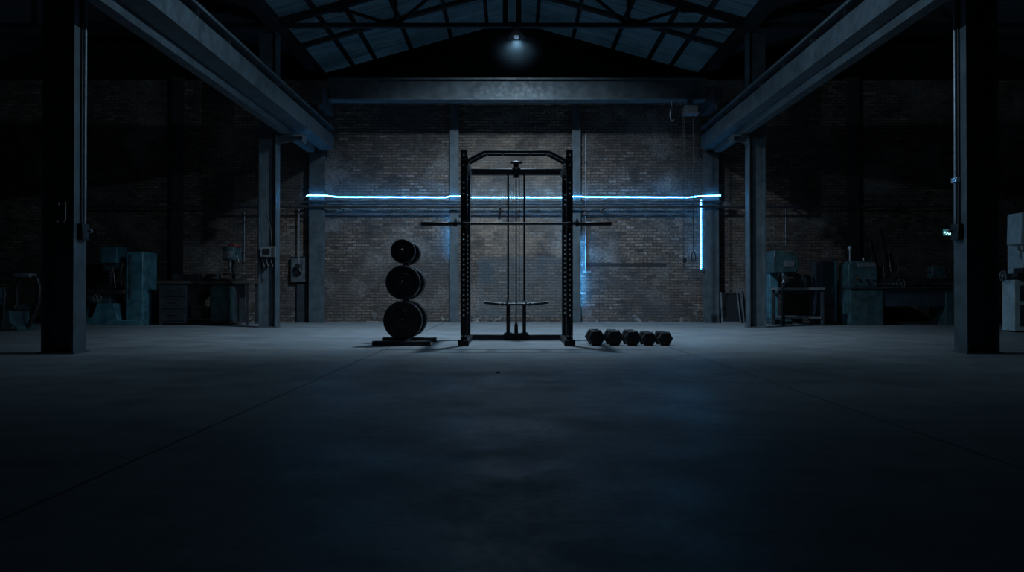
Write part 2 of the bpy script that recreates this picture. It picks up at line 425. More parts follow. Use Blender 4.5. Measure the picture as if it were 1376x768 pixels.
# ------------------------------------------------------------------ roof trusses, purlins, rafters
def truss(x0, x1, y, zc, label, mat=M['truss']):
    xm = (x0 + x1) / 2; hs = (x1 - x0) / 2; sl = (RIDGE - EAVE) / SP
    r = thing('roof_truss', (xm, y, zc), label, 'roof truss', kind='thing')
    MB().box(-hs, hs, -.05, .05, -.035, .035).build('bottom_chord', mat, r)
    top0 = EAVE + .0 - zc - .10
    tz = lambda x: top0 + (hs - abs(x)) * sl
    for s in (-1, 1):
        MB().bar((s * hs, 0, tz(hs)), (0, 0, tz(0)), .1, .12, 0).build('top_chord', mat, r)
        n1, n2 = s * hs * .495, s * hs * .755
        MB().bar((n1, 0, 0), (n1, 0, tz(n1)), .05, .05).build('web_post', mat, r)
        MB().bar((n1, 0, 0), (n2, 0, tz(n2)), .05, .05).build('web_diagonal', mat, r)
        MB().bar((n1, 0, 0), (s * hs * .22, 0, tz(hs * .22)), .05, .05).build('web_diagonal', mat, r)
        MB().box(n1 - .13, n1 + .13, -.012, .012, -.02, .10).build('gusset_plate', mat, r)
        MB().box(n2 - .16, n2 + .16, -.012, .012, tz(n2) - .10, tz(n2) + .03).build('gusset_plate', mat, r)
    for s in (-1, 1):
        MB().bar((s * .12, 0, 0), (s * .12, 0, tz(.12)), .09, .05).build('king_post', mat, r)
    return r
ZC = 5.41
truss(-SP, SP, 13.3, ZC, 'dark steel roof truss over the nave carrying the hanging lamp')
truss(-SP, SP, 7.72, ZC, 'dark steel roof truss over the nave between the nearest columns')
truss(-SP - SPAN, -SP, 13.3, ZC, 'dark steel roof truss over the left aisle')
truss(SP, SP + SPAN, 13.3, ZC, 'dark steel roof truss over the right aisle')
sl = (RIDGE - EAVE) / SP
for y, lb in ((14.75, 'brownish rafter pair near the gable end of the nave roof'), (10.6, 'brownish rafter pair between the two nave trusses')):
    r = thing('roof_rafter', (0, y, EAVE), lb, 'rafter', kind='thing')
    for s in (-1, 1):
        MB().bar((s * SP, 0, -.05), (0, 0, RIDGE - EAVE - .05), .12, .07).build('rafter_arm', M['rafter'], r)
for s in (-1, 1):
    side = 'left' if s < 0 else 'right'
    for k, xx in enumerate((3.55, 3.05, 2.25, 1.36, .55)):
        zz = EAVE + (SP - xx) * sl - .045
        mb = MB().box(-.035, .035, YF, YG - .12, -.04, .04)
        o = mb.build('roof_purlin', M['truss'], smooth=False); o.location = (s * xx, 0, zz)
        tag(o, ['dark purlin lowest on the %s slope of the nave roof', 'dark purlin second from the eave on the %s slope of the nave roof',
                'dark purlin midway up the %s slope of the nave roof', 'dark purlin second below the ridge on the %s slope of the nave roof',
                'dark purlin just under the ridge on the %s slope of the nave roof'][k] % side, 'purlin', 'purlins under the nave roof', 'thing')
# gutter / eave beams on the column lines
for s, lb in ((-1, 'dark eave beam above the left columns'), (1, 'dark eave beam above the right columns')):
    o = MB().box(s * 4.10, s * 4.32, YF, YG - .02, 5.30, 5.40).box(s * 4.14, s * 4.18, YF, YG - .02, 5.40, 5.52).build('eave_beam', M['truss'], smooth=False)
    tag(o, lb, 'beam', kind='thing')

# ------------------------------------------------------------------ hanging lamp under the truss
lp = thing('hanging_lamp', (X(694, 13.2), 13.2, 5.10), 'small round lamp hanging from the middle of the roof truss', 'lamp')
MB().lathe([(.015, .275), (.05, .26), (.06, .17), (.10, .15), (.13, .09), (.15, .055), (.145, .055), (.12, .085), (.05, .13), (.01, .135)], (0, 0, 0), 'z', 28).build('lamp_shade', M['truss'], lp)
MB().lathe([(.005, .03), (.035, .04), (.045, .07), (.03, .11), (.01, .12)], (0, 0, 0), 'z', 20).build('bulb', M['bulb'], lp)
MB().tube((0, 0, .27), (0, 0, .30), .012).build('stem', M['truss'], lp)

hm, nt, b, o_ = newmat('lamp_haze_air'); nt.nodes.remove(b)
vsn = nd(nt, 'VolumeScatter'); vsn.inputs['Density'].default_value = .1; vsn.inputs['Color'].default_value = (.55, .82, 1, 1)
ln_ = nd(nt, 'VectorMath', operation='LENGTH'); L(nt, coords(nt), ln_.inputs[0])
fo_ = ramp(nt, ln_.outputs['Value'], .62, .05); L(nt, math_(nt, 'MULTIPLY', math_(nt, 'POWER', fo_, 2.0), .11), vsn.inputs['Density'])
L(nt, vsn.outputs[0], o_.inputs['Volume'])
hz_ = MB().lathe([(.16, .05), (.5, 0), (.8, -.3), (.75, -.7), (.4, -.85)], (0, 0, 0), 'z', 24).build('lamp_haze', hm); hz_.location = lp.location
tag(hz_, 'faint misty glow under the hanging lamp', 'haze', kind='stuff')

# ------------------------------------------------------------------ led line, rails, pendant gear
D1, D2 = 15.35, 15.40
pts = []
for px, py, d in ((411, 263.5, D1), (414, 262, D1), (437, 262.4, D1), (446, 263.5, D2), (455, 264.6, D2), (600, 265, D2), (603, 263.6, 15.42), (618, 263.4, 15.42),
                  (622, 265, D2), (764, 265, D2), (767, 263.8, 15.42), (782, 263.8, 15.42), (787, 264.6, D2), (925, 265, D2), (931, 264.4, D2), (940, 263.3, D1), (969, 262.2, D1)):
    pts.append((X(px, d), d, Z(py, d)))
led = thing('led_strip', (0, 0, 0), 'bright blue white led strip running across the whole brick wall', 'led strip')
def bead(pts, r, mat, name, par):
    return MB().path(pts, r, 8).build(name, mat, par)
bead(pts, .0105, M['led_x'], 'lit_tape', led)
MB().path([pts[0], (pts[0][0] - .05, D1, pts[0][2] - .03), (pts[0][0] - .09, D1 + .02, pts[0][2] - .08)], .012).build('end_connector', M['bare'], led)
# two short hidden lengths tucked behind the slim posts
ledv = thing('led_strip', (X(942, 15.36), 15.36, 0), 'short upright led strip on the right wall post', 'led strip')
bead([(0, 0, 2.56), (0, 0, 1.11)], .016, M['led_z'], 'lit_tape', ledv)
MB().box(-.02, .06, -.02, .01, 1.06, 1.10).build('end_connector', M['bare'], ledv)
lh = thing('led_strip', (1.34, 15.493, 0), 'led strip tucked behind the slim post right of the rack', 'led strip')
bead([(.074, 0, 1.75), (.074, 0, .40)], .009, M['led_dim'], 'lit_tape', lh)
bead([(-.074, 0, 2.2), (-.074, 0, 1.4)], .0045, M['led_dim'], 'lit_tape', lh)
lh = thing('led_strip', (-1.20, 15.493, 0), 'led strip tucked behind the slim post left of the rack', 'led strip')
bead([(-.074, 0, 2.2), (-.074, 0, 1.4)], .0045, M['led_dim'], 'lit_tape', lh)

rail = thing('wall_rail', (0, 15.30, 0), 'dark double pipe rail along the brick wall under the led line', 'rail')
MB().box(-4.34, 4.5, .02, .05, 2.49, 2.515).build('upper_bar', M['steel_dark'], rail)
MB().tube((-9.5, .03, 2.40), (9.5, .03, 2.40), .026).build('lower_pipe', M['steel_dark'], rail)
MB().tube((-3.8, .08, 2.455), (3.9, .08, 2.455), .014).build('thin_pipe', M['steel_dark'], rail)
for xx in (-8.2, -6.1, X(456, 15.3), X(672, 15.3), X(812, 15.3), 5.9, 8.0):
    MB().box(xx - .02, xx + .02, 0, .30, 2.36, 2.375).box(xx - .02, xx + .02, .0, .012, 2.36, 2.53).build('rail_bracket', M['steel_dark'], rail)
jb = thing('junction_box', (X(975, 15.3), 15.32, Z(273, 15.3)), 'small cable connector box at the right end of the led line', 'junction box')
MB().box(-.05, .05, 0, .06, -.06, .05).build('box_body', M['boxgrey'], jb, .006)
MB().tube((.05, .02, .02), (.11, .0, -.03), .014).build('plug', M['bare'], jb)
MB().tube((-.05, .02, .0), (-.09, .01, .08), .010).build('cable', M['cable'], jb)

# hoist gear at right end of the girder
DH = 14.32
hb = thing('hoist_motor_box', (X(928, DH), DH, Z(154, DH)), 'grey hoist box hanging under the right end of the crane girder', 'hoist')
MB().box(-.13, .13, -.10, .10, .02, .17).build('housing', M['boxgrey'], hb, .01)
MB().box(-.14, .14, -.11, .11, 0, .028).build('bottom_lip', M['conduit'], hb)
MB().box(-.05, .05, -.04, .04, .17, .30).build('hanger', M['steel_dark'], hb)
gl = thing('hanging_hook', (X(903, 14.40), 14.40, Z(161, DH)), 'pale chain hook hanging beside the grey hoist box', 'hook')
MB().path([(0, 0, .40), (.0, 0, .27), (-.02, 0, .2), (-.03, 0, .12), (-.015, 0, .03), (.02, 0, 0), (.045, 0, .03)], .014).build('hook', M['conduit'], gl)
MB().box(-.03, .03, -.02, .02, .22, .30).build('block', M['steel_dark'], gl)
def pendant(px, ytop, ybot, loops, label, name):
    x = X(px, DH)
    r = thing(name, (x, DH, Z(ybot, DH)), label, 'pendant control')
    zt = Z(ytop, DH) - Z(ybot, DH)
    return r, zt
r, zt = pendant(932, 153, 353, 1, 'black pendant with a loop handle hanging near the upright led strip', 'pendant_control')
MB().tube((0, 0, .22), (0, 0, zt), .011).build('cord', M['cable'], r)
MB().path([(0, 0, .22), (-.025, 0, .19), (-.042, 0, .11), (-.035, 0, .03), (0, 0, 0.012), (.035, 0, .03), (.042, 0, .11), (.025, 0, .19), (0, 0, .22)], .013).build('loop_handle', M['rubber'], r)
r, zt = pendant(919.5, 160, 361, 1, 'thin twin cable with a small switch hanging left of the loop pendant', 'pendant_switch')
MB().tube((-.014, 0, .20), (-.014, 0, zt + .5), .006, 8).build('cord', M['cable'], r)
MB().tube((.012, 0, .20), (.012, 0, zt + .5), .006, 8).build('cord', M['cable'], r)
MB().box(-.03, .045, -.02, .02, .12, .22).build('switch_body', M['rubber'], r, .006)
MB().path([(-.005, 0, .12), (-.005, 0, .02), (.0, 0, 0)], .012).build('cord_tail', M['cable'], r)

# thin conduits on the wall
def conduit(px, y0, y1, d, label, r=.012, mat='conduit'):
    z0, z1 = Z(y0, d), Z(y1, d)
    c = thing('wall_conduit_pipe', (X(px, d), d, 0), label, 'conduit')
    MB().tube((0, 0, z0), (0, 0, z1), r).build('pipe', M[mat], c)
    cl = MB()
    for k in range(2):
        zz = z0 + (z1 - z0) * (.2 + .6 * k); cl.box(-.028, .028, -.016, .03, zz - .01, zz + .01)
    cl.build('pipe_clip', M['steel_dark'], c)
conduit(787, 366, 180, 15.57, 'pale thin conduit on the brick right of the slim post')
conduit(328, 352, 285, 15.57, 'thin conduit on the brick wall above the left workbench')
conduit(1056, 330, 280, 15.57, 'thin conduit on the brick wall above the drilling machine')
o = thing('wall_socket', (X(789, 15.56), 15.56, Z(365, 15.56)), 'small pale socket box at the foot of the thin conduit', 'socket')
MB().box(-.075, .075, 0, .04, -.02, .02).build('box_body', M['conduit'], o, .004)
MB().box(-.02, .02, -.006, 0, -.012, .012).build('cover', M['boxgrey'], o)

# switch board beside the left corner post
sb = thing('switch_board', (X(401.5, 15.5), 15.5, Z(378, 15.5)), 'grey board with a black rotary switch beside the left wall post', 'switch board')
MB().box(-.16, .16, .02, .05, 0, .51).build('backing_board', M['plateboard'], sb)
MB().box(-.17, -.16, .0, .05, -.01, .52).box(.16, .17, 0, .05, -.01, .52).box(-.16, .16, 0, .05, -.01, 0).box(-.16, .16, 0, .05, .51, .52).build('board_edge', M['steel_dark'], sb)
MB().box(-.06, .06, -.07, .02, .17, .36).build('switch_box', M['rubber'], sb, .01)
MB().lathe([(.045, -.10), (.05, -.09), (.05, -.07)], (0, 0, .31), 'y', 18).build('rotary_knob', M['chrome'], sb)
MB().bar((.02, -.08, .30), (.06, -.1, .20), .015, .02).build('lever', M['boxgrey'], sb)
MB().tube((0, .0, .36), (0, .0, Z(280, 15.5) - Z(378, 15.5)), .012).build('conduit', M['conduit'], sb)
o = MB().box(-.13, .13, 0, .06, 0, .82).build('wall_cover_plate', M['steel_dark'], None, .004); o.location = (X(407, 15.54), 15.54, 0)
tag(o, 'tall dark cover plate on the wall below the switch board', 'cover plate')

# column hardware
sw = thing('switch_box', (X(360, 13.25), 13.26, Z(362, 13.25)), 'grey switch box with dangling plugs on the farther left column', 'switch box')
MB().box(-.13, .13, -.06, .035, .22, .41).build('box_body', M['boxgrey'], sw, .008)
MB().box(-.07, .05, -.075, -.06, .27, .37).build('cover', M['rubber'], sw)
MB().box(.10, .135, -.08, -.06, .23, .40).build('lit_edge_strip', M['bare'], sw)
for dx in (-.09, -.02, .06):
    MB().path([(dx, -.02, .22), (dx, -.03, .14), (dx + .03, -.04, .06), (dx + .01, -.03, .03)], .016).build('plug_lead', M['rubber'], sw)
MB().path([(.07, -.02, .41), (.05, -.02, .7), (-.02, -.02, 1.0), (-.03, -.02, 1.7), (-.03, -.02, 1.95)], .012).build('cable', M['cable'], sw)
o = MB().tube((0, 0, Z(375, 13.3)), (0, 0, Z(218, 13.3)), .018).build('column_conduit', M['conduit']); o.location = (X(347.5, 13.3) - .02, 13.36, 0)
tag(o, 'upright conduit along the outer edge of the farther left column', 'conduit')
def colswitch(s, xf, label, ztop, zsw):
    r = thing('column_switch', (xf, 7.765, 0), label, 'switch')
    MB().tube((-s * .02, .045, zsw + .1), (-s * .02, .045, ztop), .014).build('conduit', M['conduit'], r)
    MB().tube((-s * .012, -.0, zsw + .1), (-s * .012, -.0, ztop), .010).build('cable', M['cable'], r)
    MB().box(-s * .004, -s * .06, -.06, .075, zsw - .07, zsw + .1).build('switch_body', M['rubber'], r, .01)
    MB().lathe([(.02, 0), (.022, .012), (.018, .03), (.01, .034)], (-s * .06 if s < 0 else -s * .06 - .034, .06, zsw + .03), 'x', 14).build('push_button', M['chrome'], r)
    return r
colswitch(-1, -4.51, 'black push button switch on the lit edge of the near left column', 5.0, Z(313, 7.75))
r = colswitch(1, 4.68, 'black push button switch on the lit edge of the near right column', 5.0, Z(313, 7.75))
o = MB().box(-.045, .0, -.05, .05, 0, .055).build('column_tag', M['zinc'], None, .004); o.location = (4.68 - .002, 7.80, Z(245, 7.8)); tag(o, 'small bright metal tag high on the near right column', 'tag')
hk = thing('column_hook_bracket', (X(82, 7.62), 7.655, Z(300, 7.62)), 'pair of thin metal hooks on the dark face of the near left column', 'hooks')
MB().box(-.10, .10, 0, .03, .12, .15).build('mounting_bar', M['steel_dark'], hk)
for dx in (-.04, .03):
    MB().path([(dx, -.02, .22), (dx, -.02, .05), (dx, -.035, .01), (dx, -.06, .02)], .008).build('hook', M['bare'], hk)

# exit sign on the back wall
ex = thing('exit_sign', (X(1273.5, 15.55), 15.55, Z(312, 15.55)), 'small glowing teal exit sign with a white running figure on the right', 'sign')
MB().box(-.105, .105, 0, .05, -.075, .075).build('housing', M['steel_dark'], ex, .005)
MB().box(-.095, .095, -.004, 0, -.065, .065).build('sign_panel', M['sign_face'], ex)
pm = MB()
pm.lathe([(.013, -.008), (.013, -.004)], (.018, 0, .042), 'y', 12)
pm.bar((.012, -.006, .026), (-.004, -.006, -.010), .003, .024, 0, (0, 1, 0) if 0 else (0, 0, 1))
pm.bar((.0, -.006, -.008), (.026, -.006, -.022), .003, .012)
pm.bar((.026, -.006, -.022), (.020, -.006, -.055), .003, .011)
pm.bar((-.004, -.006, -.010), (-.022, -.006, -.028), .003, .012)
pm.bar((-.022, -.006, -.028), (-.038, -.006, -.040), .003, .011)
pm.bar((.012, -.006, .024), (.036, -.006, .004), .003, .010)
pm.bar((.010, -.006, .024), (-.020, -.006, .014), .003, .010)
pm.box(.045, .085, -.008, -.004, -.055, .04)
pm.prism([(-.085, 0), (-.060, .022), (-.060, .010), (-.040, .010), (-.040, -.010), (-.060, -.010), (-.060, -.022)], -.008, -.004)
pm.build('running_figure_pictogram', M['sign_mark'], ex, smooth=False)

# ------------------------------------------------------------------ power rack
RX = .056; HW = .627; YFU, YRU = 8.84, 9.95
rk = thing('power_rack', (RX, YFU, 0), 'tall black power rack with pull up bars and cable pulldown', 'power rack')
RD = YRU - YFU
def upright(name, cx, cy, z0, z1, holes, par):
    a = .0375; R_ = .0085; mb = MB(); cz = sorted(holes); cell = .06
    lv = [z0]
    def wall(za, zb):
        for yy in (cy - a, cy + a):
            mb.add([(cx - a, yy, za), (cx + a, yy, za), (cx + a, yy, zb), (cx - a, yy, zb)], [(0, 1, 2, 3)])
    prev = z0
    for h in cz:
        za, zb = h - cell / 2 + .0005, h + cell / 2 - .0005
        if za > prev + 1e-4: wall(prev, za)
        zc = h
        outer = [(cx + a, zc), (cx + a, zb), (cx, zb), (cx - a, zb), (cx - a, zc), (cx - a, za), (cx, za), (cx + a, za)]
        inner = [(cx + R_ * math.cos(k * PI / 4), zc + R_ * math.sin(k * PI / 4)) for k in range(8)]
        for yy in (cy - a, cy + a):
            vs = [(u, yy, w) for u, w in outer] + [(u, yy, w) for u, w in inner]
            mb.add(vs, [(k, (k + 1) % 8, 8 + (k + 1) % 8, 8 + k) for k in range(8)])
        e = .003
        vs = [(u, cy - a - e, w) for u, w in inner] + [(u, cy + a + e, w) for u, w in inner]
        mb.add(vs, [(k, (k + 1) % 8, 8 + (k + 1) % 8, 8 + k) for k in range(8)], 1)
        # pale ring on both faces for the bright hole dots
        ring = [(cx + R_ * 1.45 * math.cos(k * PI / 4), zc + R_ * 1.45 * math.sin(k * PI / 4)) for k in range(8)]
        for yy, y2 in ((cy - a - e, cy - a), (cy + a + e, cy + a)):
            vs = [(u, yy, w) for u, w in inner] + [(u, yy, w) for u, w in ring] + [(u, y2, w) for u, w in ring]
            mb.add(vs, [(k, (k + 1) % 8, 8 + (k + 1) % 8, 8 + k) for k in range(8)] + [(8 + k, 8 + (k + 1) % 8, 16 + (k + 1) % 8, 16 + k) for k in range(8)], 1)
        prev = zb
    wall(prev, z1)
    for xx in (cx - a, cx + a):
        mb.add([(xx, cy - a, z0), (xx, cy + a, z0), (xx, cy + a, z1), (xx, cy - a, z1)], [(0, 1, 2, 3)])
    mb.add([(cx - a, cy - a, z1), (cx + a, cy - a, z1), (cx + a, cy + a, z1), (cx - a, cy + a, z1)], [(0, 1, 2, 3)])
    o = mb.build(name, [M['black'], M['hole_glint']], par, smooth=False)
    return o
hz = [.36 + .06 * k for k in range(18)] + [1.80 + .065 * k for k in range(3)] + [2.14, 2.26]
for s in (-1, 1):
    u = upright('upright', s * HW, 0, .055, 2.31, hz, rk)
    MB().box(s * HW - .039, s * HW + .039, -.039, .039, 2.31, 2.316).build('end_cap', M['rubber'], u)
    u2 = upright('upright', s * HW * 1.035, RD, .055, 2.30, hz, rk)
    # long foot from front to rear with end blocks
    MB().box(s * HW - .05, s * HW + .05, -.07, RD + .06, .0, .06).build('foot_rail', M['black'], rk, .004)
    MB().box(s * HW - .066, s * HW + .062, -.10, -.02, 0, .072).build('foot_cap', M['rubber'], rk, .006)
    MB().box(s * HW - .035, s * HW + .035, .0375, RD - .0375, 2.17, 2.24).build('top_side_rail', M['black'], rk, .003)
    # bolts
    for z_ in (.12, 2.20):
        b_ = MB()
        for xx in (-.022, .022):
            b_.lathe([(.0, -.052), (.010, -.050), (.011, -.0375)], (s * HW + xx, 0, z_), 'y', 8)
        b_.build('bolt_heads', M['zinc'], rk)
    # j hook
    jh = MB().box(s * HW - .03, s * HW + .03, -.05, -.038, 1.36, 1.46)
    jh.box(s * HW - .03, s * HW + .03, -.125, -.038, 1.395, 1.415).box(s * HW - .03, s * HW + .03, -.135, -.118, 1.395, 1.455)
    jo = jh.build('bar_hook', M['black'], rk, .003)
    MB().lathe([(.012, -.02), (.020, 0), (.012, .02)], (s * (HW + .055), -.03, 1.45), 'x', 12).build('hook_pin', M['zinc'], jo)
# multi grip pull up bars
for yy, zt_ in ((.0, 2.305), (.25, 2.315)):
    MB().path([(-HW + .03, yy, zt_ - .115), (-.395, yy, zt_ - .008), (-.36, yy, zt_), (.36, yy, zt_), (.395, yy, zt_ - .008), (HW - .03, yy, zt_ - .115)], .021, 14).build('pull_up_bar', M['black'], rk)
for xx in (-.36, -.17, .17, .36):
    MB().tube((xx, 0, 2.307), (xx, .25, 2.313), .016).build('grip_bar', M['black'], rk)
for s in (-1, 1):
    MB().box(s * (HW - .038), s * (HW - .05), -.05, .30, 2.14, 2.24).build('bar_mount_plate', M['black'], rk)
    bb = MB()
    for yy in (0, .25):
        bb.lathe([(.013, -.01), (.013, .01)], (s * (HW - .055), yy, 2.165), 'x', 10)
    bb.build('bolt_heads', M['zinc'], rk)
# rear cross members
MB().box(-HW - .02, HW + .02, RD - .035, RD + .035, 2.20, 2.28).build('rear_top_beam', M['black'], rk, .004)
MB().box(-HW, HW, RD - .05, RD + .03, .004, .068).build('rear_base_beam', M['black'], rk, .004)
# pulldown tower
PY = RD - .02
MB().box(-.165, .165, PY - .10, PY + .10, .070, .088).build('tower_base_plate', M['black'], rk, .003)
bb = MB()
for xx in (-.14, -.07, .07, .14): bb.lathe([(.0, .105), (.011, .104), (.012, .088)], (xx, PY - .08, 0), 'z', 8)
bb.build('bolt_heads', M['zinc'], rk)
for s in (-1, 1):
    MB().box(s * .1075 - .024, s * .1075 + .024, PY - .024, PY + .024, .088, .46).build('guide_post', M['black'], rk, .003)
    MB().tube((s * .1075, PY, .46), (s * .1075, PY, 2.21), .0125, 14).build('guide_rod', M['black'], rk)
    MB().lathe([(.032, .455), (.035, .46), (.035, .50), (.02, .52)], (s * .1075, PY, 0), 'z', 18).build('rod_collar', M['black'], rk)
MB().tube((0, PY, .19), (0, PY, 2.30), .0085, 10).build('pull_cable', M['cable'], rk)
MB().tube((-.04, PY + .02, .52), (-.04, PY + .02, 2.22), .004, 8).build('return_cable', M['cable'], rk)
MB().tube((.042, PY + .02, .52), (.042, PY + .02, 2.22), .004, 8).build('return_cable', M['cable'], rk)
MB().lathe([(.006, .235), (.016, .225), (.024, .19), (.026, .10), (.026, .088)], (0, PY, 0), 'z', 16).build('cable_stop', M['rubber'], rk)
tp = MB().box(-.032, .032, PY - .05, PY + .03, 2.16, 2.385).build('pulley_bracket', M['black'], rk, .004)
MB().box(-.08, .08, PY - .035, PY - .015, 2.345, 2.375).build('bracket_arm', M['black'], tp)
MB().lathe([(.010, -.045), (.012, -.04), (.012, .04), (.01, .045)], (0, PY - .06, 2.36), 'x', 12).build('pulley_axle', M['iron'], tp)
MB().lathe([(.045, -.012), (.050, -.010), (.042, 0), (.050, .010), (.045, .012)], (0, PY - .055, 2.25), 'x', 24).build('pulley_wheel', M['rubber'], tp)
for s in (-1, 1):
    MB().box(s * .045 - .012, s * .045 + .012, PY - .06, PY - .035, 2.255, 2.29).build('bracket_bolt', M['iron'], tp)
# lat bar lying across the guide posts
lb_ = thing('lat_pulldown_bar', (RX, YFU + PY - .055, .475), 'slightly curved black pulldown bar resting low across the rack tower', 'pulldown bar')
MB().path([(-.425, 0, .026), (-.38, 0, .018), (-.2, 0, .002), (-.12, 0, 0), (.12, 0, 0), (.2, 0, .002), (.38, 0, .018), (.425, 0, .026)], .017, 14).build('bar', M['iron'], lb_)
for s in (-1, 1):
    MB().path([(s * .425, 0, .026), (s * .38, 0, .018), (s * .24, 0, .004)], .0205, 14).build('rubber_grip', M['rubber'], lb_)
    MB().lathe([(.024, -.012), (.030, -.008), (.030, .008), (.024, .012)], (s * .18, 0, .002), 'x', 16).build('clamp', M['iron'], lb_)
MB().path([(0, 0, .017), (0, 0, .035), (0, .0, .05)], .012).build('cable_eye', M['chrome'], lb_)

# barbell on the hooks
bbz, bby = 1.437, YFU - .09
br = thing('barbell', (RX - .005, bby, bbz), 'long unloaded barbell lying across the front of the rack', 'barbell')
MB().tube((-.70, 0, 0), (.70, 0, 0), .0145, 14).build('shaft', M['iron'], br)
for s in (-1, 1):
    MB().lathe([(.022, s * .735), (.025, s * .74), (.025, s * 1.115), (.022, s * 1.12)], (0, 0, 0), 'x', 20).build('sleeve', M['iron'], br)
    MB().lathe([(.020, s * .695), (.036, s * .70), (.036, s * .73), (.026, s * .735)], (0, 0, 0), 'x', 20).build('sleeve_collar', M['iron'], br)
    MB().lathe([(.0, -.018), (.012, -.013), (.017, 0), (.012, .013), (.0, .018)], (s * .715, -.01, .042), 'z', 14).build('collar_knob', M['zinc'], br)

# ------------------------------------------------------------------ plate tree with plates
TX = -1.312; TY = 9.22
tr = thing('plate_tree', (TX, TY, 0), 'black weight plate stand with two flat feet left of the rack', 'plate rack')
MB().box(-.34, .345, -.43, -.33, 0, .056).build('foot', M['black'], tr, .004)
MB().box(-.345, .345, .26, .36, 0, .056).build('foot', M['black'], tr, .004)
MB().box(-.045, .045, -.33, .26, .004, .056).build('base_beam', M['black'], tr, .003)
MB().box(-.04, .04, -.04, .04, .056, 1.23).build('post', M['black'], tr, .004)
for zz in (.296, .752, 1.128):
    for s in (-1, 1):
        p = MB().lathe([(.008, .0), (.024, .005), (.024, .325), (.014, .335)], (0, 0, 0), 'y', 18).build('plate_peg', M['iron'], tr)
        p.location = (0, .04 * s, zz); p.rotation_euler = (0, 0, PI if s < 0 else 0)
MB().box(.17, .25, -.37, -.34, .056, .064).build('foot_label_strip', M['bare'], tr)
def plate(R_, t):
    h = t / 2; w = R_ * .11
    prof = [(.026, -h * .9), (.045, -h * 1.05), (.055, -h), (.075, -h * .92), (.080, -h * .45), (R_ * .46, -h * .38), (R_ * .49, -h * .62), (R_ * .53, -h * .62), (R_ * .56, -h * .38),
            (R_ - w * 1.25, -h * .42), (R_ - w, -h * .95), (R_ - .008, -h), (R_, -h * .75), (R_, h * .75), (R_ - .008, h), (R_ - w, h * .95), (R_ - w * 1.25, h * .42), (.08, h * .4), (.075, h), (.026, h)]
    mb = MB(); n = 64; vs = []; fs = []
    for r_, tt in prof:
        for k in range(n):
            a = 2 * PI * k / n; vs.append((r_ * math.cos(a), tt, r_ * math.sin(a)))
    P = len(prof)
    for i in range(P):
        j = (i + 1) % P
        for k in range(n):
            k2 = (k + 1) % n; fs.append((i * n + k, i * n + k2, j * n + k2, j * n + k))
    mb.add(vs, fs)
    # raised letter-like dashes of cast ribs around the disc
    for k in range(6):
        a = k * PI / 3 + .3
        c_, s_ = math.cos(a), math.sin(a)
        mb.bar((R_ * .60 * c_, -h * .52, R_ * .60 * s_), (R_ * .82 * c_, -h * .52, R_ * .82 * s_), .008, h * .4, 0, (0, 1, 0))
    return mb
names = {0: 'bottom', 1: 'middle', 2: 'top'}
size = {0: 'large', 1: 'medium', 2: 'small'}
proto = {}
for lv, (zz, R_) in enumerate(((.296, .2325), (.752, .206), (1.128, .147))):
    for fi, (yy, where) in enumerate(((-.275, 'front'), (-.215, 'inner front'), (.20, 'inner rear'), (.30, 'outer rear'))):
        t = .05
        if lv not in proto:
            o = plate(R_, t).build('weight_plate', M['iron']); proto[lv] = o
        else:
            o = proto[lv].copy(); COL.objects.link(o)
        o.location = (TX, TY + yy, zz - (.0015 if True else 0))
        o.rotation_euler = (0, random.uniform(0, 1), 0)
        if where == 'front': lbl = '%s black weight plate facing front on the %s peg of the stand' % (size[lv], names[lv])
        elif where == 'inner front': lbl = '%s black plate directly behind the front plate on the %s peg' % (size[lv], names[lv])
        elif where == 'inner rear': lbl = '%s black plate just behind the stand post on the %s peg' % (size[lv], names[lv])
        else: lbl = '%s black plate farthest back on the %s peg of the stand' % (size[lv], names[lv])
        tag(o, lbl, 'weight plate', 'weight plates on the stand')

# ------------------------------------------------------------------ hex dumbbells
def dumbbell(x, y, fl, length, label, rz=0):
    r = thing('hex_dumbbell', (x, y, 0), label, 'dumbbell', 'hex dumbbells in a row beside the rack', rz)
    ap = fl / 2; R_ = ap / math.cos(PI / 6); hl = length * .30
    for s in (-1, 1):
        prof = [(R_ * .80, -hl / 2), (R_ * .97, -hl / 2 + hl * .16), (R_, -hl / 2 + hl * .26), (R_, hl / 2 - hl * .2), (R_ * .80, hl / 2)]
        mb = MB().lathe(prof, (0, 0, 0), 'y', 6)
        # raised disc on the end cap
        o = mb.build('head', M['rubber'], r, .005, smooth=False); o.location = (0, s * (length / 2 - hl / 2), ap)
    MB().lathe([(.016, -length * .24), (.017, -length * .1), (.0185, 0), (.017, length * .1), (.016, length * .24)], (0, 0, ap), 'y', 18).build('handle', M['chrome'], r)
for px, fl, lb, rz in ((801.4, .182, 'largest black hex dumbbell nearest the rack foot', .02), (826, .182, 'second black hex dumbbell counting out from the rack', .02),
                   (850, .177, 'middle black hex dumbbell of the row of five', .02), (872, .160, 'fourth black hex dumbbell counting out from the rack', .02), (893.8, .162, 'black hex dumbbell at the far end from the rack', .03)):
    ln = .36 if fl > .17 else .33
    dumbbell(X(px, 8.84), 8.83 + ln / 2, fl, ln, lb, rz)

# small chip of concrete on the floor
o = MB().lathe([(.012, 0), (.022, .006), (.016, .014), (.004, .018)], (0, 0, 0), 'z', 7).build('concrete_chip', M['rubber'], smooth=False)
o.location = (X(669.5, H / .108), H / .108, 0); o.rotation_euler = (0, 0, .6); o.scale = (.9, .7, .7)
tag(o, 'tiny dark chip lying on the bare floor in front of the rack', 'debris')

